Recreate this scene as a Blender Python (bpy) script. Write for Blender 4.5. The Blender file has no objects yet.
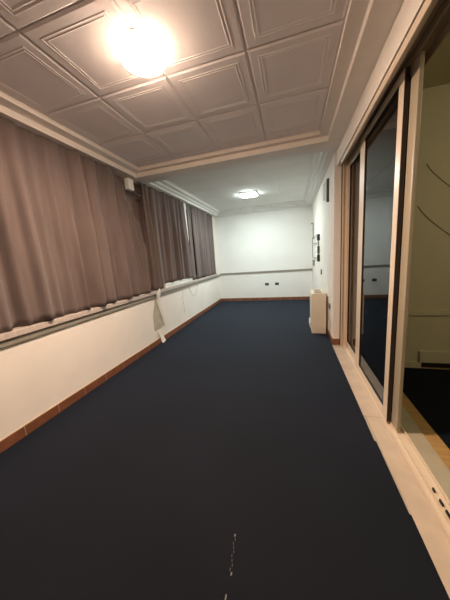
import bpy, bmesh, math, random
from math import sin, cos, pi
from mathutils import Vector, Matrix
random.seed(7)
SC = bpy.context.scene
COL = SC.collection

# ------------------------------------------------------------------ helpers
def link(name, me, parent=None):
    o = bpy.data.objects.new(name, me)
    COL.objects.link(o)
    if parent is not None:
        o.parent = parent
        o.matrix_parent_inverse = Matrix.Translation(-parent.location)
    return o

def thing(name, label, cat, loc=(0, 0, 0), group=None):
    o = bpy.data.objects.new(name, None)
    COL.objects.link(o)
    o.location = loc
    o.empty_display_size = .1
    return tag(o, label, cat, group)

def tag(o, label, cat, group=None):
    o['label'] = label
    o['category'] = cat
    if group:
        o['group'] = group
    return o

def root_struct(name, loc=(0, 0, 0)):
    o = bpy.data.objects.new(name, None)
    COL.objects.link(o)
    o.location = loc
    o['kind'] = 'structure'
    return o

class MB:
    """collects shapes (world coordinates) and links them as ONE mesh object"""
    def __init__(s):
        s.bm = bmesh.new()
    def box(s, x0, x1, y0, y1, z0, z1, bev=0., seg=2):
        v = [s.bm.verts.new(p) for p in ((x0,y0,z0),(x1,y0,z0),(x1,y1,z0),(x0,y1,z0),(x0,y0,z1),(x1,y0,z1),(x1,y1,z1),(x0,y1,z1))]
        fs = [s.bm.faces.new([v[i] for i in q]) for q in ((3,2,1,0),(4,5,6,7),(0,1,5,4),(1,2,6,5),(2,3,7,6),(3,0,4,7))]
        if bev > 0:
            ed = set(e for f in fs for e in f.edges)
            bmesh.ops.bevel(s.bm, geom=list(ed), offset=bev, segments=seg, affect='EDGES', profile=.6)
        return s
    def quad(s, *p):
        s.bm.faces.new([s.bm.verts.new(q) for q in p])
        return s
    def prism(s, poly, axis, a, b):
        """poly: 2D outline; extruded along axis from a to b. axis x: (y,z), y: (x,z), z: (x,y)"""
        def P(p, t):
            return {'x': (t, p[0], p[1]), 'y': (p[0], t, p[1]), 'z': (p[0], p[1], t)}[axis]
        A = [s.bm.verts.new(P(p, a)) for p in poly]
        B = [s.bm.verts.new(P(p, b)) for p in poly]
        n = len(poly)
        s.bm.faces.new(A); s.bm.faces.new(B[::-1])
        for i in range(n):
            s.bm.faces.new((A[i], B[i], B[(i+1) % n], A[(i+1) % n]))
        return s
    def tube(s, pts, r, n=8):
        pts = [Vector(p) for p in pts]
        rings = []
        for i, p in enumerate(pts):
            t = (pts[min(i+1, len(pts)-1)] - pts[max(i-1, 0)]).normalized()
            u = t.cross(Vector((0, 0, 1)))
            if u.length < 1e-3:
                u = t.cross(Vector((1, 0, 0)))
            u.normalize(); w = t.cross(u)
            rr = r(i/(len(pts)-1)) if callable(r) else r
            rings.append([s.bm.verts.new(p + rr*(cos(2*pi*k/n)*u + sin(2*pi*k/n)*w)) for k in range(n)])
        for a, b in zip(rings, rings[1:]):
            for k in range(n):
                s.bm.faces.new((a[k], a[(k+1) % n], b[(k+1) % n], b[k]))
        s.bm.faces.new(rings[0][::-1]); s.bm.faces.new(rings[-1])
        return s
    def lathe(s, prof, c, n=48):
        """prof: (r, z) pairs around a vertical axis at c"""
        rings = []
        for r, z in prof:
            if r < 1e-5:
                rings.append([s.bm.verts.new((c[0], c[1], c[2]+z))])
            else:
                rings.append([s.bm.verts.new((c[0]+r*cos(2*pi*k/n), c[1]+r*sin(2*pi*k/n), c[2]+z)) for k in range(n)])
        for a, b in zip(rings, rings[1:]):
            if len(a) == 1 and len(b) == 1:
                continue
            for k in range(n):
                k2 = (k+1) % n
                if len(a) == 1: s.bm.faces.new((a[0], b[k2], b[k]))
                elif len(b) == 1: s.bm.faces.new((a[k], a[k2], b[0]))
                else: s.bm.faces.new((a[k], a[k2], b[k2], b[k]))
        return s
    def ring(s, rects):
        """lofts a chain of horizontal rectangles (x0,x1,y0,y1,z) with mitred corners"""
        L = []
        for x0, x1, y0, y1, z in rects:
            L.append([s.bm.verts.new(p) for p in ((x0,y0,z),(x1,y0,z),(x1,y1,z),(x0,y1,z))])
        for a, b in zip(L, L[1:]):
            for k in range(4):
                s.bm.faces.new((a[k], a[(k+1) % 4], b[(k+1) % 4], b[k]))
        return s
    def build(s, name, mat, parent=None, smooth=False, kind=None):
        bmesh.ops.recalc_face_normals(s.bm, faces=s.bm.faces[:])
        me = bpy.data.meshes.new(name)
        loc = Vector((0, 0, 0))
        if parent is None:
            # origin at the base of the thing
            xs = [v.co for v in s.bm.verts]
            lo = [min(c[i] for c in xs) for i in range(3)]; hi = [max(c[i] for c in xs) for i in range(3)]
            loc = Vector(((lo[0]+hi[0])/2, (lo[1]+hi[1])/2, lo[2]))
            bmesh.ops.translate(s.bm, verts=s.bm.verts[:], vec=-loc)
        if smooth:
            for f in s.bm.faces: f.smooth = True
        s.bm.to_mesh(me); s.bm.free()
        me.materials.append(mat)
        o = link(name, me, parent)
        if parent is None:
            o.location = loc
        if kind:
            o['kind'] = kind
        return o

# ------------------------------------------------------------------ materials
def lin(r, g, b):
    return tuple(((c/255)/12.92 if c/255 <= .04045 else ((c/255+.055)/1.055)**2.4) for c in (r, g, b)) + (1,)

def mat(name, col, rough=.6, var=.06, scale=8., bump=0., bscale=200., metallic=0., spec=.5, sheen=0., stint=(1, 1, 1, 1), detail=4, stretch=None):
    m = bpy.data.materials.new(name); m.use_nodes = True
    nt = m.node_tree; N = nt.nodes; b = N['Principled BSDF']
    tc = N.new('ShaderNodeTexCoord'); mp = N.new('ShaderNodeMapping')
    nt.links.new(tc.outputs['Object'], mp.inputs['Vector'])
    if stretch: mp.inputs['Scale'].default_value = stretch
    nz = N.new('ShaderNodeTexNoise'); nz.inputs['Scale'].default_value = scale; nz.inputs['Detail'].default_value = detail
    nt.links.new(mp.outputs['Vector'], nz.inputs['Vector'])
    r = N.new('ShaderNodeValToRGB')
    r.color_ramp.elements[0].position = .3; r.color_ramp.elements[1].position = .7
    r.color_ramp.elements[0].color = tuple(c*(1-var) for c in col[:3]) + (1,)
    r.color_ramp.elements[1].color = tuple(min(1, c*(1+var)) for c in col[:3]) + (1,)
    nt.links.new(nz.outputs['Fac'], r.inputs['Fac']); nt.links.new(r.outputs['Color'], b.inputs['Base Color'])
    b.inputs['Roughness'].default_value = rough; b.inputs['Metallic'].default_value = metallic
    b.inputs['Specular IOR Level'].default_value = spec
    if sheen:
        b.inputs['Sheen Weight'].default_value = sheen; b.inputs['Sheen Roughness'].default_value = .5
        b.inputs['Sheen Tint'].default_value = stint
    if bump:
        n2 = N.new('ShaderNodeTexNoise'); n2.inputs['Scale'].default_value = bscale; n2.inputs['Detail'].default_value = 3
        nt.links.new(mp.outputs['Vector'], n2.inputs['Vector'])
        bp = N.new('ShaderNodeBump'); bp.inputs['Strength'].default_value = bump; bp.inputs['Distance'].default_value = .004
        nt.links.new(n2.outputs['Fac'], bp.inputs['Height']); nt.links.new(bp.outputs['Normal'], b.inputs['Normal'])
    return m

def emit(name, col, strength):
    m = bpy.data.materials.new(name); m.use_nodes = True
    nt = m.node_tree; b = nt.nodes['Principled BSDF']
    b.inputs['Base Color'].default_value = (.9, .9, .88, 1)
    b.inputs['Emission Color'].default_value = col; b.inputs['Emission Strength'].default_value = strength
    return m

def glass(name, tint, rough=0.):
    m = bpy.data.materials.new(name); m.use_nodes = True
    nt = m.node_tree; N = nt.nodes
    for n in list(N): N.remove(n)
    out = N.new('ShaderNodeOutputMaterial'); mx = N.new('ShaderNodeMixShader'); fr = N.new('ShaderNodeFresnel')
    t = N.new('ShaderNodeBsdfTransparent'); g = N.new('ShaderNodeBsdfGlossy')
    fr.inputs['IOR'].default_value = 1.6; t.inputs['Color'].default_value = tint; g.inputs['Roughness'].default_value = rough
    nt.links.new(fr.outputs[0], mx.inputs[0]); nt.links.new(t.outputs[0], mx.inputs[1]); nt.links.new(g.outputs[0], mx.inputs[2])
    nt.links.new(mx.outputs[0], out.inputs['Surface'])
    return m

M = {}
M['wall'] = mat('wall_paint', (.83, .77, .71, 1), .75, .025, 3, .08, 60, spec=.2)
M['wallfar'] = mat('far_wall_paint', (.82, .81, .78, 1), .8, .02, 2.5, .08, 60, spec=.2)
M['ceil'] = mat('ceiling_tile_foam', (.90, .84, .845, 1), .8, .03, 2, .05, 90, spec=.2)
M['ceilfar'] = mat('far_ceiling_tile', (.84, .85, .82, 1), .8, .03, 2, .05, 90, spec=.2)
M['cornice'] = mat('cornice_plaster', (.86, .80, .74, 1), .7, .03, 4, .05, 70, spec=.25)
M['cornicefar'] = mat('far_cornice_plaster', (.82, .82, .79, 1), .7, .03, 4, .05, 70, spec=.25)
M['curtain'] = mat('taupe_curtain_cloth', (.150, .116, .108, 1), .9, .14, 6, .25, 500, sheen=.15, spec=.1, stretch=(1, 2, .3))
M['lining'] = mat('brown_lining_cloth', (.20, .145, .13, 1), .9, .08, 10, .2, 500, spec=.1)
M['carpet'] = mat('navy_carpet', (.0034, .0040, .0078, 1), .8, .32, 1.3, .5, 700, spec=.2, sheen=.115, stint=(.36, .58, 1, 1))
M['rug'] = mat('navy_rug', (.006, .008, .014, 1), .95, .15, 5, .4, 600, spec=.1)
M['stone'] = mat('sill_stone', (.50, .43, .39, 1), .5, .14, 45, .05, 120)
M['greyrail'] = mat('grey_rail_paint', (.27, .25, .21, 1), .55, .06, 10)
M['marble'] = mat('cream_marble', (.54, .44, .345, 1), .35, .10, 7, .03, 40, detail=8)
M['marble2'] = mat('grey_marble', (.42, .37, .28, 1), .4, .08, 7, .03, 40, detail=8)
M['terra'] = mat('terracotta', (.20, .075, .035, 1), .5, .22, 14, .05, 60)
M['grout'] = mat('grout', (.50, .38, .28, 1), .8, .05)
M['frame'] = mat('beige_aluminium', (.70, .58, .45, 1), .35, .02, 6, spec=.5)
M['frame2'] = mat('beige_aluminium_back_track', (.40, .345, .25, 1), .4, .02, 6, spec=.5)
M['gasket'] = mat('dark_gasket', (.018, .010, .008, 1), .5, .1)
M['channel'] = mat('bronze_channel', (.40, .33, .24, 1), .5, .08)
M['white'] = mat('white_paint', (.78, .77, .72, 1), .45, .02)
M['plastic'] = mat('aged_plastic', (.72, .64, .52, 1), .5, .03, 5)
M['speaker'] = mat('speaker_plastic', (.42, .41, .37, 1), .5, .03, 5)
M['grille'] = mat('dark_grille', (.10, .09, .07, 1), .6, .05)
M['black'] = mat('black_plastic', (.012, .012, .012, 1), .4, .1)
M['grey'] = mat('grey_metal', (.25, .25, .24, 1), .45, .05)
M['darkgrey'] = mat('dark_metal', (.06, .065, .06, 1), .45, .05)
M['plaster'] = mat('bare_plaster', (.50, .44, .35, 1), .9, .12, 12, .2, 60, spec=.1)
M['paper'] = mat('wall_paper', (.80, .76, .68, 1), .8, .03)
M['olive'] = mat('olive_wall_paint', (.50, .47, .33, 1), .75, .03, 3, .06, 60, spec=.2)
M['wood'] = mat('oak_floor', (.42, .26, .10, 1), .4, .15, 6, stretch=(1, 8, 1))
M['cable'] = mat('grey_cable', (.46, .45, .41, 1), .5, .02)
M['arccable'] = mat('dull_brown_cable', (.16, .14, .09, 1), .6, .05)
M['lint'] = mat('pale_lint', (.22, .21, .19, 1), .9, .1)
M['night'] = mat('night_dark', (.01, .012, .016, 1), .9, .1)
M['glass'] = glass('tinted_glass', (.26, .24, .20, 1))
M['clear'] = glass('window_pane_glass', (.8, .82, .8, 1))
M['warm'] = emit('warm_lamp_glass', (1.0, .73, .54, 1), 84)
M['rim'] = emit('dim_lamp_rim_glass', (1.0, .78, .52, 1), .85)
M['cool'] = emit('cool_led', (.87, 1.0, .97, 1), 38)
M['dimwarm'] = emit('added_dim_lamp', (1.0, .86, .55, 1), 11)

# ------------------------------------------------------------------ dimensions (metres, camera foot at 0,0)
XL, XR, YF, YB = -2.193, .55, 7.083, -1.5
ZS, ZC1, ZT, ZC2 = 2.569, 2.626, 2.665, 2.70
XD = .575                       # header plane above the sliding doors
YJ = 3.55                       # where the right wall steps back for the doors

# ------------------------------------------------------------------ shell
MB().box(XL-.3, 3.2, YB-.2, YF+.2, -.12, -.006).build('floor', M['marble2'], kind='structure')
w = MB()
w.box(XL-.3, XL, YB-.2, YF+.2, -.1, .845)
w.box(XL-.3, XL, 6.80, YF+.2, .845, 2.95)
w.box(XL-.3, XL, YB-.2, -1.2, .845, 2.95)
w.box(XL-.3, XL, -1.2, 6.80, 2.60, 2.95)
WL = w.build('wall_left', M['wall'], kind='structure')
MB().box(XL-.3, XR+.3, YF, YF+.2, -.1, 2.95).build('wall_far', M['wallfar'], kind='structure')
MB().box(XL-.3, 3.2, YB-.2, YB, -.1, 2.95).build('wall_back', M['wall'], kind='structure')
w = MB()
w.box(XR, XR+.25, YJ, YF, -.1, 2.95)
w.box(XD, .63, YB, YJ, 2.392, 2.95)
w.box(.63, XR+.25, YB, YJ, 2.456, 2.95)
w.box(.64, XR+.25, YB, -.25, -.1, 2.392)
w.build('wall_right', M['wall'], kind='structure')

# ceiling of the near coffer: foam tiles with two raised square frames each
XA, XB = -2.02, .33
YA, YE = YB+.2, 3.116
S = (XB-XA)/4
c = MB()
c.box(XL-.3, XR+.3, YB-.2, 3.33, ZT+.012, 2.95)
rows = [2.39-S*k for k in range(-1, 7)]
def tile(x0, x1, y0, y1):
    g = .004
    x0 += g; x1 -= g; y0 += g; y1 -= g
    z = ZT
    # plate with a chamfered rim
    b = .012
    A = [(x0,y0,z+.009),(x1,y0,z+.009),(x1,y1,z+.009),(x0,y1,z+.009)]
    B = [(x0+b,y0+b,z),(x1-b,y0+b,z),(x1-b,y1-b,z),(x0+b,y1-b,z)]
    va = [c.bm.verts.new(p) for p in A]; vb = [c.bm.verts.new(p) for p in B]
    for k in range(4):
        c.bm.faces.new((va[k], va[(k+1)%4], vb[(k+1)%4], vb[k]))
    ins = [(0, z)]
    chain = [(x0+b, x1-b, y0+b, y1-b, z)]
    def rect(i, dz):
        return (x0+i, x1-i, y0+i, y1-i, z+dz)
    if min(x1-x0, y1-y0) > .3:
        for i0 in (.062, .082):
            chain += [rect(i0, 0), rect(i0+.004, -.0024), rect(i0+.007, -.0024), rect(i0+.011, 0)]
    c.ring(chain)
    L = chain[-1]
    c.quad((L[0],L[2],z),(L[1],L[2],z),(L[1],L[3],z),(L[0],L[3],z))
for i in range(4):
    for y in rows:
        y0, y1 = max(y, YA), min(y+S, YE)
        if y1-y0 > .03:
            tile(XA+i*S, XA+(i+1)*S, y0, y1)
c.build('ceiling', M['ceil'], kind='structure')
# stepped cornice round the near coffer (and the shallow beam at its far end)
c = MB()
c.ring([(XL-.28, XD+.02, YB+.001, 3.36, ZS), (-2.114, .423, YB+.1, 3.183, ZS), (-2.114, .423, YB+.1, 3.183, ZC1),
        (XA, XB, YA, YE, ZC1), (XA, XB, YA, YE, ZT+.012)])
c.build('trim_1', M['cornice'], kind='structure')
# far coffer
c = MB()
c.ring([(XL-.28, XR+.02, 3.36, YF, ZS), (-2.10, .462, 3.47, YF-.09, ZS), (-2.10, .462, 3.47, YF-.09, ZS+.035),
        (-2.06, .415, 3.52, YF-.13, ZS+.045), (-2.045, .400, 3.53, YF-.145, ZS+.075), (-1.995, .36, 3.57, YF-.19, ZS+.085),
        (-1.98, .345, 3.58, YF-.205, ZC2-.01), (-1.95, .315, 3.61, YF-.235, ZC2)])
c.build('trim_2', M['cornicefar'], kind='structure')
c = MB()
S2 = (.315+1.95)/4
c.box(XL-.3, XR+.3, 3.33, YF+.2, ZC2+.008, 2.95)
for i in range(4):
    for j in range(6):
        y0, y1 = 3.61+j*.5775, 3.61+(j+1)*.5775
        x0 = -1.95+i*S2
        c.box(x0+.0025, x0+S2-.0025, y0+.0025, y1-.0025, ZC2, ZC2+.007, .002, 1)
c.build('ceiling', M['ceilfar'], kind='structure')

# terracotta skirting, one tile joint every 30 cm
def skirting(name, axis, a, b, at, d, z1=.088):
    """runs along axis from a to b, back at `at`, sticking out by d (signed)"""
    r = root_struct(name, ((at, (a+b)/2, 0) if axis == 'y' else ((a+b)/2, at, 0)))
    m = MB(); g = MB(); L = .304
    lo, hi = min(at, at+d), max(at, at+d)
    n = int(math.ceil((b-a)/L))
    for k in range(n):
        p, q = a+k*L+.003, min(a+(k+1)*L-.003, b)
        if q-p < .01: continue
        if axis == 'y': m.box(lo, hi, p, q, 0, z1, .003)
        else: m.box(p, q, lo, hi, 0, z1, .003)
    d2 = d*.8
    lo, hi = min(at, at+d2), max(at, at+d2)
    if axis == 'y': g.box(lo, hi, a, b, 0, z1+.004)
    else: g.box(a, b, lo, hi, 0, z1+.004)
    m.build('terracotta_strip', M['terra'], r)
    g.build('grout_line', M['grout'], r)
skirting('baseboard_left', 'y', YB+.02+.269, YF-.001, XL, .014)
skirting('baseboard_far', 'x', XL+.015, XR-.001, YF, -.014)
skirting('baseboard_right', 'y', YJ, YF-.015, XR, -.012)
r = MB().box(XR-.012, .632, YJ-.012, YJ, 0, .088, .003).build('baseboard_jamb', M['terra'], kind='structure')
MB().box(XR+.002, .64, YJ-.0005, YJ+.2, -.005, 2.3915).build('wall_jamb', M['wall'], kind='structure')

# dado rail: along the left wall under the sill and across the far wall
MB().box(XL, XL+.022, YB, YF, .788, .842, .004).build('trim_3', M['greyrail'], kind='structure')
MB().box(XL+.022, XR, YF-.02, YF, .830, .884, .004).build('trim_4', M['greyrail'], kind='structure')
# stone window sill
s = MB()
for k in range(7):
    y0 = -1.2+k*1.1429
    s.box(XL-.24, -2.150, y0+.0008, y0+1.1421, .846, .897, .005)
s.build('trim_5', M['stone'], kind='structure')

# windows hidden behind the curtains (night outside)
def window(n, y0, y1):
    r = root_struct('window_%d' % n, (-2.36, (y0+y1)/2, .897))
    f = MB()
    x0, x1 = -2.39, -2.33
    f.box(x0, x1, y0, y0+.06, .897, 2.60, .004); f.box(x0, x1, y1-.06, y1, .897, 2.60, .004)
    f.box(x0, x1, y0+.06, y1-.06, .897, 1.0, .004); f.box(x0, x1, y0+.06, y1-.06, 2.52, 2.60, .004)
    ym = (y0+y1)/2
    f.box(x0, x1, ym-.05, ym+.05, 1.0, 2.52, .004)
    f.build('window_frame', M['white'], r)
    for a, b in ((y0+.06, ym-.05), (ym+.05, y1-.06)):
        MB().box(-2.363, -2.357, a, b, 1.0, 2.52).build('pane', M['clear'], r)
for n, (a, b) in enumerate(((-1.2, 0.8), (.8, 2.8), (2.8, 4.95), (4.95, 6.8))):
    window(n+1, a, b)
MB().box(-2.62, -2.60, YB, YF, .5, 2.95).build('wall_outside', M['night'], kind='structure')

# ------------------------------------------------------------------ curtains
def curtain(name, label, y0, y1, zb, zt, xc, amp, folds, seed, m, skew=0., thick=.004, wid=None, sharp=1.):
    """wavy cloth: zb, zt functions of t (0..1 along y); folds: list of (t, depth, width)"""
    rnd = random.Random(seed)
    ph = [rnd.uniform(0, 6.28) for _ in range(6)]
    W = y1-y0
    nu, nv = max(24, int(W/.012)), 26
    bm = bmesh.new(); G = []
    for j in range(nv+1):
        v = j/nv; row = []
        for i in range(nu+1):
            t = i/nu
            z0, z1 = zb(t), zt(t)
            z = z0+(z1-z0)*v
            y = y0+W*t
            yy = y+skew*(1-v)*sin(3*y+ph[0])*.12
            q = .55*sin(2*pi*yy*6.1+ph[1]+1.2*sin(2.2*yy+ph[2])+.5*(1-v))+.3*sin(2*pi*yy*2.3+ph[3]+.9*v)+.18*sin(2*pi*yy*13+ph[4]+1.5*v)
            x = xc+amp*(.45+.55*min(1, (1-v)*2.2))*q
            for ft, fd, fw in folds:
                e = (t-ft-.02*(1-v)*sin(ft*40))*W/(fw*(1.25-.5*v))
                x += fd*math.exp(-e*e)*(.5+.5*min(1, (1-v)*2))
            sw = 0
            if wid: sw = wid(t, v)
            row.append(bm.verts.new((x, y+sw, z)))
        G.append(row)
    for j in range(nv):
        for i in range(nu):
            bm.faces.new((G[j][i], G[j][i+1], G[j+1][i+1], G[j+1][i]))
    b = MB(); b.bm.free(); b.bm = bm
    o = b.build(name, m, smooth=True)
    md = o.modifiers.new('thickness', 'SOLIDIFY'); md.thickness = thick; md.offset = 0
    tag(o, label, 'curtain', 'taupe curtains along the left wall')
    return o
ZTOP = 2.574
hem = lambda t: .904+.006*sin(31*t)
XC = -2.192
curtain('curtain', 'broad taupe curtain with shallow folds, nearest to the camera on the left wall', -1.15, 2.03, hem, lambda t: ZTOP, XC, .036,
        [(.38, .03, .12), (.50, -.03, .07), (.58, .04, .09), (.70, .05, .08), (.79, -.05, .035), (.87, .04, .06), (.985, .05, .04)], 3, M['curtain'])
def zt2(t):
    y = 2.0+1.33*t
    return ZTOP if y < 2.78 else ZTOP-.95*((y-2.78)/.55)**1.15
curtain('curtain', 'warm taupe curtain with deep folds whose far top corner has dropped off its rail', 2.0, 3.33, hem, zt2, XC+.012, .040,
        [(.02, -.05, .04), (.10, -.05, .02), (.17, .06, .035), (.25, -.07, .022), (.33, .05, .05), (.43, -.07, .025), (.50, .06, .04), (.60, -.06, .02), (.68, .05, .05), (.79, -.06, .03), (.88, .05, .04), (.97, -.03, .03)], 5, M['curtain'],
        wid=lambda t, v: -.12*(1-v)*t*t*0)
curtain('curtain', 'narrow reddish brown curtain lining showing behind the dropped curtain corner', 2.75, 3.62, hem, lambda t: ZTOP, XC-.100, .010, [(.5, .015, .06)], 9, M['lining'])
curtain('curtain', 'greyish taupe curtain in fine folds between dropped corner and bright gap', 3.40, 4.98,
        lambda t: .905 if t < .18 else (.905+.075*min(1, (t-.18)/.08) if t < .82 else .98-.03*(t-.82)/.18), lambda t: ZTOP, XC, .030,
        [(.05, .05, .04), (.13, -.06, .025), (.3, -.05, .03), (.4, .05, .05), (.55, -.05, .03), (.62, .04, .04), (.72, -.06, .03), (.82, .05, .04), (.9, -.03, .02), (.97, .05, .03)], 11, M['curtain'],
        wid=lambda t, v: (-.10*v+.05*(1-v)**2)*max(0, t-.75)/.25)
curtain('curtain', 'slim gathered taupe curtain just past the bright gap', 5.04, 5.26, hem, lambda t: ZTOP, XC+.004, .034, [(.2, .03, .03), (.6, -.03, .03)], 13, M['curtain'])
curtain('curtain', 'dark taupe curtain at the far end of the left wall next to the corner', 5.30, 6.76, hem, lambda t: ZTOP, XC, .036,
        [(.06, .05, .04), (.14, -.06, .03), (.26, .05, .04), (.36, -.06, .03), (.52, -.06, .04), (.62, .05, .05), (.75, -.06, .03), (.84, .05, .04), (.92, -.05, .03)], 17, M['curtain'])

# white box on the window head, seen through the dropped corner
t = thing('blind_box', 'small white box with a dark arm under the ceiling above the dropped curtain corner', 'bracket', (XL+.03, 3.1, 2.36))
MB().box(XL-.02, XL+.045, 3.03, 3.15, 2.385, 2.535, .008).build('housing', M['white'], t)
MB().box(XL+.045, XL+.049, 3.09, 3.14, 2.42, 2.50, .001).build('cover_plate', M['paper'], t)
MB().tube([(XL-.02, 3.05, 2.372), (XL+.03, 3.12, 2.36), (XL+.05, 3.22, 2.345), (XL+.03, 3.30, 2.36)], .012).build('arm', M['darkgrey'], t)

MB().box(-2.27, -2.197, 4.885, 5.012, .90, 2.58, .003).build('trim_9', M['white'], kind='structure')
MB().box(-2.27, -2.172, 3.74, 4.80, .8975, .972, .003).build('trim_10', M['white'], kind='structure')
# ------------------------------------------------------------------ left wall damage and cables
xw = XL+.002
MB().prism([(3.385, .76), (3.43, .745), (3.585, .262), (3.44, .235), (3.265, .25), (3.275, .50)], 'x', XL-.002, xw).build('exposed_plaster', M['plaster'], WL)
def strip(name, pts, wd, label):
    b = MB(); n = len(pts)
    L = []
    for i, (x, y, z) in enumerate(pts):
        p0 = Vector(pts[max(0, i-1)]); p1 = Vector(pts[min(n-1, i+1)])
        d = (p1-p0); s = Vector((0, d.z, -d.y)); s.normalize()
        w_ = wd[i]
        a = Vector((x, y, z))
        L.append([b.bm.verts.new(a-s*w_/2+Vector((.006, 0, 0))), b.bm.verts.new(a+s*w_/2), b.bm.verts.new(a+s*w_/2-Vector((.002, 0, 0))), b.bm.verts.new(a-s*w_/2+Vector((.004, 0, 0)))])
    for p, q in zip(L, L[1:]):
        for k in range(4):
            b.bm.faces.new((p[k], p[(k+1)%4], q[(k+1)%4], q[k]))
    b.bm.faces.new(L[0]); b.bm.faces.new(L[-1][::-1])
    o = b.build(name, M['paper'])
    tag(o, label, 'wallpaper')
    return o
strip('torn_wallpaper_strip', [(XL+.055, 3.42, .896), (XL+.055, 3.43, .880), (XL+.048, 3.435, .82), (XL+.035, 3.45, .74), (XL+.022, 3.51, .55), (XL+.018, 3.57, .36), (XL+.012, 3.60, .25)],
      [.13, .14, .11, .06, .045, .04, .03], 'torn strip of pale wallpaper peeling down from the sill beside bare plaster')
strip('torn_wallpaper_scrap', [(XL+.012, 3.40, .22), (XL+.022, 3.415, .13), (XL+.034, 3.43, .05), (XL+.05, 3.44, .006)], [.10, .085, .10, .10],
      'small pale wallpaper scrap hanging over the terracotta skirting')
def arc_pts(p, q, sag, n=18, x=XL+.0455):
    return [(x, p[0]+(q[0]-p[0])*k/n, p[1]+(q[1]-p[1])*k/n-sag*sin(pi*k/n)**.8) for k in range(n+1)]
tag(MB().tube(arc_pts((4.62, .90), (5.20, .90), .34), .0055).build('cable', M['cable'], smooth=True), 'grey cable hanging in a loop below the sill', 'cable')
tag(MB().tube([(XL+.002, 4.42+.02*sin(k*.9), .78-.045*k) for k in range(12)], .003).build('cable', M['cable'], smooth=True), 'thin pale cable running straight down the left wall beside the loop', 'cable')

# ------------------------------------------------------------------ carpet, threshold
cz = MB()
cz.prism([(XL+.001, YB), (.556, YB), (.556, 1.18), (.548, 1.184), (.546, 1.675), (.536, 1.68), (.534, YJ-.014), (XR-.013, YJ-.014), (XR-.013, YF-.015), (XL+.001, YF-.015)], 'z', -.0055, 0)
cz = cz.build('carpet', M['carpet'])
tag(cz, 'dark navy carpet covering the floor of the long room', 'carpet')
m = MB()
ys = [-.3, 1.953, YJ-.012]
for a, b in zip(ys, ys[1:]):
    m.prism([(.537 if a > 1.5 else .557, a+.002), (.6645, a+.002), (.6645, b-.003), (.537 if a > 1.5 else .557, b-.003)], 'z', -.0058, -.001 if a < 1.5 else -.0015)
m.build('trim_6', M['marble'], kind='structure')
MB().box(.77, .875, -.3, YJ, -.0058, .012, .002).build('trim_7', M['marble2'], kind='structure')

# ------------------------------------------------------------------ sliding doors
d1 = root_struct('door_1', (.70, 1.6, 0))
Y0, Y1 = -.25, YJ-.002
f = MB()
f.box(.580, .596, Y0, 3.30, 2.335, 2.384, .003)
f.box(.596, .63, Y0, 3.30, 2.372, 2.384)
f.build('head_frame', M['frame'], d1)
MB().box(.584, .60, Y0, 3.30, 2.384, 2.3915).build('gasket', M['gasket'], d1)
f = MB()
f.box(.632, .79, Y0, Y1, 2.445, 2.4555)
f.box(.7012, .7045, Y0, Y1, 2.39, 2.445); f.box(.782, .79, Y0, Y1, 2.385, 2.445)
f.build('head_channel', M['channel'], d1)
f = MB()
f.box(.640, .655, 3.49, Y1, 0, 2.444, .003); f.box(.7012, .7045, 3.49, Y1, 0, 2.389); f.box(.655, .79, 3.52, Y1, 0, 2.444)
f.build('jamb', M['frame'], d1)
MB().box(.634, .640, 3.515, Y1, 0, 2.385).build('gasket', M['gasket'], d1)
f = MB()
f.box(.665, .765, Y0, Y1, -.0055, .008)
for x, wd_ in ((.665, .0065), (.701, .004), (.755, .010)):
    f.box(x, x+wd_, Y0, Y1, .008, .024, .001)
f.build('track', M['frame'], d1)
f = MB()
for y, l in ((1.335, .02), (1.265, .03), (1.20, .05)):
    f.box(.718, .726, y-l/2, y+l/2, .008, .0235, .001)
f.build('track_catch', M['black'], d1)

def panel(n, x0, x1, y0, y1, m='frame', wn=.075, wf=.075, slot=True):
    r = root_struct('door_%d' % n, ((x0+x1)/2, (y0+y1)/2, .02))
    z0, z1 = .021, 2.39
    a = MB().box(x0, x1, y0, y0+wn, z0, z1, .004).build('stile', M[m], r)
    b = MB().box(x0, x1, y1-wf, y1, z0, z1, .004).build('stile', M[m], r)
    MB().box(x0, x1, y0+wn, y1-wf, z0, z0+.075, .003).build('rail', M[m], r)
    MB().box(x0, x1, y0+wn, y1-wf, z1-.05, z1, .003).build('rail', M[m], r)
    g = MB(); xm = (x0+x1)/2
    t = .006
    for xa, xb in ((x0+.003, xm-.004), (xm+.004, x1-.003)):
        g.box(xa, xb, y0+wn, y0+wn+t, z0+.075, z1-.05); g.box(xa, xb, y1-wf-t, y1-wf, z0+.075, z1-.05)
        g.box(xa, xb, y0+wn, y1-wf, z0+.075, z0+.075+t); g.box(xa, xb, y0+wn, y1-wf, z1-.05-t, z1-.05)
    g.build('gasket', M['gasket'], r)
    MB().box(xm-.003, xm+.003, y0+wn+.001, y1-wf-.001, z0+.076, z1-.051).build('glass', M['glass'], r)
    return r
panel(2, .706, .738, 2.72, 3.515, wn=.075, wf=.075)
p = panel(3, .672, .700, 1.875, 2.83, wn=.078, wf=.15)
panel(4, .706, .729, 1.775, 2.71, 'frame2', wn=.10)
for q, (xa, xb, ya) in ((p, (.674, .699, 1.869)),):
    MB().box(xa, xb, ya, 1.875, .03, 2.385).build('brush_seal', M['gasket'], q)

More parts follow.
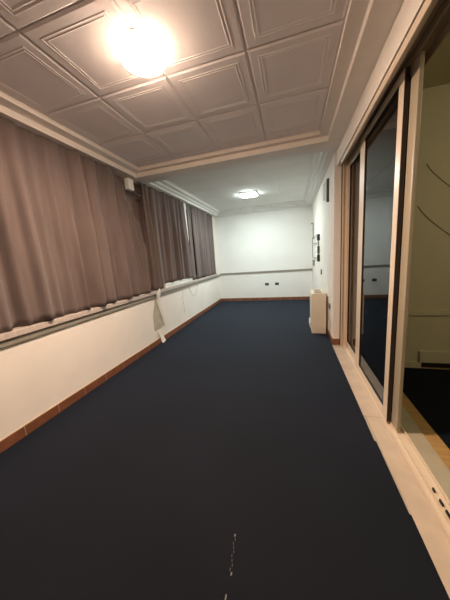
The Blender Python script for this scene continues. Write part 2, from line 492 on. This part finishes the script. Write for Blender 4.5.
# ------------------------------------------------------------------ far wall sockets, right wall fittings
def socket(x, label):
    t = thing('wall_socket', label, 'socket', (x, YF, .46), 'black sockets on the far wall')
    MB().box(x-.055, x+.055, YF-.010, YF, .452, .528, .004).build('cover_plate', M['black'], t)
    MB().box(x-.035, x+.035, YF-.013, YF-.009, .468, .512, .002).build('socket_insert', M['darkgrey'], t)
socket(-.727, 'left of the two black sockets low on the far wall')
socket(-.435, 'right of the two black sockets low on the far wall')
t = thing('wall_socket', 'small dark socket low on the right wall beside the floor heater unit', 'socket', (XR, 3.86, .47))
MB().box(XR-.010, XR, 3.80, 3.93, .46, .535, .003).build('cover_plate', M['darkgrey'], t)
MB().box(XR-.013, XR-.009, 3.83, 3.90, .48, .515, .002).build('socket_insert', M['black'], t)
t = thing('light_switch', 'dark wall switch on the right wall above the floor heater unit', 'switch', (XR, 4.93, .9))
MB().box(XR-.012, XR, 4.87, 5.0, .90, 1.0, .003).build('cover_plate', M['darkgrey'], t)
MB().box(XR-.016, XR-.011, 4.91, 4.96, .92, .98, .002).build('rocker', M['grey'], t)

# box high on the right wall
t = thing('wall_speaker', 'slim pale box with a dark end mounted high on the right wall', 'speaker', (XR, 4.17, 2.06))
MB().prism([(4.03, 2.075), (4.40, 2.16), (4.40, 2.40), (4.03, 2.385)], 'x', XR-.036, XR).build('housing', M['speaker'], t)
MB().prism([(4.005, 2.06), (4.03, 2.06), (4.03, 2.385), (4.005, 2.385)], 'x', XR-.032, XR).build('end_panel', M['darkgrey'], t)

# wire rack on the right wall near the far corner
t = thing('wall_rack', 'grey metal rack of thin bars on the right wall near the far corner', 'rack', (XR, 5.8, 1.15))
zz = [(1.20, 1.70)]
MB().box(XR-.045, XR-.03, 6.50, 6.53, 1.20, 1.70).build('upright', M['grey'], t)
MB().box(XR-.03, XR, 6.50, 6.53, 1.66, 1.70).build('bracket', M['grey'], t)
MB().box(XR-.05, XR, 5.20, 5.26, 1.14, 1.28).build('bracket', M['darkgrey'], t)
MB().box(XR-.05, XR, 5.20, 5.26, 1.30, 1.45).build('bracket', M['grey'], t)
MB().box(XR-.05, XR, 5.20, 5.26, 1.56, 1.68).build('bracket', M['darkgrey'], t)
MB().box(XR-.035, XR-.02, 5.20, 5.23, 1.14, 1.68).build('upright', M['grey'], t)
for z in (1.69, 1.53, 1.21):
    MB().tube([(XR-.038, 6.52, z), (XR-.03, 5.22, z-.01)], .010).build('crossbar', M['grey'], t)
t = thing('wall_pipe', 'thin upright grey pipe with a small hook above the wall rack', 'pipe', (XR, 6.62, 1.7))
MB().tube([(XR-.012, 6.62, 1.72), (XR-.012, 6.62, 2.06)], .010).build('pipe', M['grey'], t)
MB().tube([(XR, 6.62, 2.05), (XR-.05, 6.62, 2.05), (XR-.06, 6.62, 2.03)], .013).build('hook', M['grey'], t)
t = thing('junction_box', 'small grey box on the right wall just below the wall rack', 'box', (XR, 6.4, .98))
MB().box(XR-.05, XR+.002, 6.32, 6.48, 1.0, 1.14, .006).build('housing', M['grey'], t)
MB().box(XR-.055, XR-.05, 6.35, 6.45, 1.02, 1.12, .002).build('cover_plate', M['plastic'], t)

# ------------------------------------------------------------------ floor standing heater / fan coil
t = thing('fan_coil_heater', 'cream floor standing fan heater unit against the right wall', 'heater', (.41, 4.27, 0))
x0, x1, y0, y1 = .305, .518, 4.03, 4.53
MB().prism([(x0, .085), (x1, .085), (x1, .672), (x0+.018, .672), (x0, .645)], 'y', y0+.012, y1-.012).build('front_panel', M['plastic'], t)
for a, b in ((y0, y0+.012), (y1-.012, y1)):
    MB().prism([(x0-.002, .085), (x1, .085), (x1, .675), (x0+.016, .675), (x0-.002, .647)], 'y', a, b).build('side_panel', M['plastic'], t)
MB().box(x0-.006, x1, y0+.004, y1-.004, 0, .082, .004).build('plinth', M['plastic'], t)
g = MB()
g.box(x0+.055, x1-.055, y0+.07, y1-.05, .6725, .676)
gr = g.build('air_grille', M['grille'], t)
g = MB()
for k in range(9):
    y = y0+.09+k*.042
    g.box(x0+.055, x1-.055, y, y+.010, .676, .680)
g.build('slat', M['plastic'], gr)
MB().box(x0+.02, x0+.05, y0+.07, y0+.2, .6722, .680, .002).build('control_panel', M['white'], t)
MB().box(x0-.022, x0-.006, y1-.32, y1-.02, .04, .15, .005).build('front_flap', M['white'], t)

# ------------------------------------------------------------------ lamps
lc = (-.865, 1.54, ZT)
t = thing('ceiling_lamp', 'round glowing warm white glass ceiling lamp on the tiled ceiling', 'lamp', lc)
MB().lathe([(0, .0), (.122, .0), (.128, -.004), (.128, -.012), (.122, -.014), (0, -.014)], lc).build('base_ring', M['white'], t, smooth=False)
MB().lathe([(.128, -.0145), (.139, -.022), (.145, -.036), (.145, -.050), (.139, -.062)], lc).build('lamp_rim', M['rim'], t, smooth=True)
MB().lathe([(.139*cos(a)**.9 if a < 1.57 else 0, -.062-.018*sin(a)) for a in [k*pi/2/14 for k in range(15)]], lc).build('lamp_shade', M['warm'], t, smooth=True)
t = thing('ceiling_lamp', 'square cool white panel lamp on the far part of the ceiling', 'lamp', (-.88, 5.5, ZC2))
MB().box(-1.05, -.71, 5.33, 5.67, ZC2-.026, ZC2, .003).build('lamp_housing', M['white'], t)
MB().box(-1.04, -.72, 5.34, 5.66, ZC2-.034, ZC2-.0262, .003, 3).build('diffuser', M['cool'], t)

# ------------------------------------------------------------------ the room beyond the doors
YW = 2.92
w = MB()
w.box(.80, 3.2, YW, YW+.2, .64, 2.95)
w.box(.80, 1.335, YW-.04, YW, .0, .075)
w.box(.80, 3.2, YW-.02, YW, .075, .60)
w.build('wall_beyond', M['olive'], kind='structure')
f = MB()
f.box(.80, 3.2, YW-.035, YW, .60, .64, .003)
f.box(1.314, 3.2, YW-.045, YW-.02, .075, .205, .003)
f.build('trim_8', M['olive'], kind='structure')
MB().box(1.335, 3.2, YW, YW+.02, -.005, .075).build('recess_shade_beyond', M['black'], kind='structure')  # black strip painted in for the shade of the low recess
MB().box(3.2, 3.4, YB-.2, YW+.2, -.1, 2.95).build('wall_side', M['olive'], kind='structure')
MB().box(.80, 3.2, YB, YW+.2, 2.75, 2.95).build('ceiling', M['olive'], kind='structure')
MB().box(.875, 3.2, -.3, YW, -.0058, .002).build('floor', M['wood'], kind='structure')
tag(MB().box(.972, 3.1, -.2, YW-.05, .0025, .012, .003).build('rug', M['rug']), 'dark navy rug on the floor of the room beyond the doors', 'rug')
def arc(name, pts, label):
    y = YW-.004
    tag(MB().tube([(x, y, z) for x, z in pts], .0028, 6).build(name, M['arccable'], smooth=True), label, 'cable')
arc('cable', [(1.27+.28*k/10, 2.10-.30*(k/10)**.8) for k in range(11)], 'upper of two thin dark cables sagging across the wall beyond the doors')
arc('cable', [(1.22+.30*k/10, 1.72-.32*(k/10)**.8) for k in range(11)], 'lower of two thin dark cables sagging across the wall beyond the doors')
lc2 = (2.0, 1.2, 2.75)  # out-of-view lamp, added only to brighten the room beyond
t = thing('ceiling_lamp', 'unseen dim round lamp added to brighten the room beyond the doors', 'lamp', lc2)
MB().lathe([(0, 0), (.15, 0), (.15, -.03), (0, -.03)], lc2).build('base_ring', M['white'], t)
MB().lathe([(.145, -.031)]+[(.145*cos(a) if a < 1.57 else 0, -.031-.07*sin(a)) for a in [k*pi/2/10 for k in range(11)]], lc2).build('lamp_shade', M['dimwarm'], t, smooth=True)

# lint on the carpet
tr = MB()
for k in range(9):
    a = k/8
    y = .90-.13*a; x = -.299+.012*a+.004*sin(k*2.1)
    tr.tube([(x, y, .003), (x+.002, y-.011, .004)], .0012 if k else .004, 5)
tr.box(-.284, -.278, .745, .757, .0005, .005, .001); tr.box(-.288, -.283, .655, .685, .0005, .005, .001)
tag(tr.build('lint_trail', M['lint']), 'faint trail of pale lint on the dark carpet nearest the camera', 'lint')['kind'] = 'stuff'

# ------------------------------------------------------------------ camera
R = Vector((0.96106, 0.26677, -0.07206)); U = Vector((0.02139, 0.18817, 0.9819)); F = Vector((-0.2755, 0.94521, -0.17514))
cam = bpy.data.cameras.new('camera'); co = bpy.data.objects.new('camera', cam); COL.objects.link(co)
m3 = Matrix((R, U, -F)).transposed()
co.matrix_world = Matrix.Translation((0, 0, 1.35)) @ m3.to_4x4()
cam.sensor_fit = 'VERTICAL'; cam.sensor_height = 24; cam.lens = 236.15/600*24
cam.clip_start = .02
SC.camera = co

# ------------------------------------------------------------------ world and view
wd = bpy.data.worlds.new('night'); SC.world = wd; wd.use_nodes = True
bg = wd.node_tree.nodes['Background']; bg.inputs[0].default_value = (.02, .025, .04, 1); bg.inputs[1].default_value = .3
SC.view_settings.view_transform = 'Standard'; SC.view_settings.look = 'None'
SC.view_settings.exposure = 2.52; SC.view_settings.gamma = 1; SC.view_settings.use_curve_mapping = False
SC.cycles.max_bounces = 10; SC.cycles.diffuse_bounces = 6; SC.cycles.transparent_max_bounces = 12
SC.cycles.use_denoising = True
SC.cycles.sample_clamp_indirect = 4
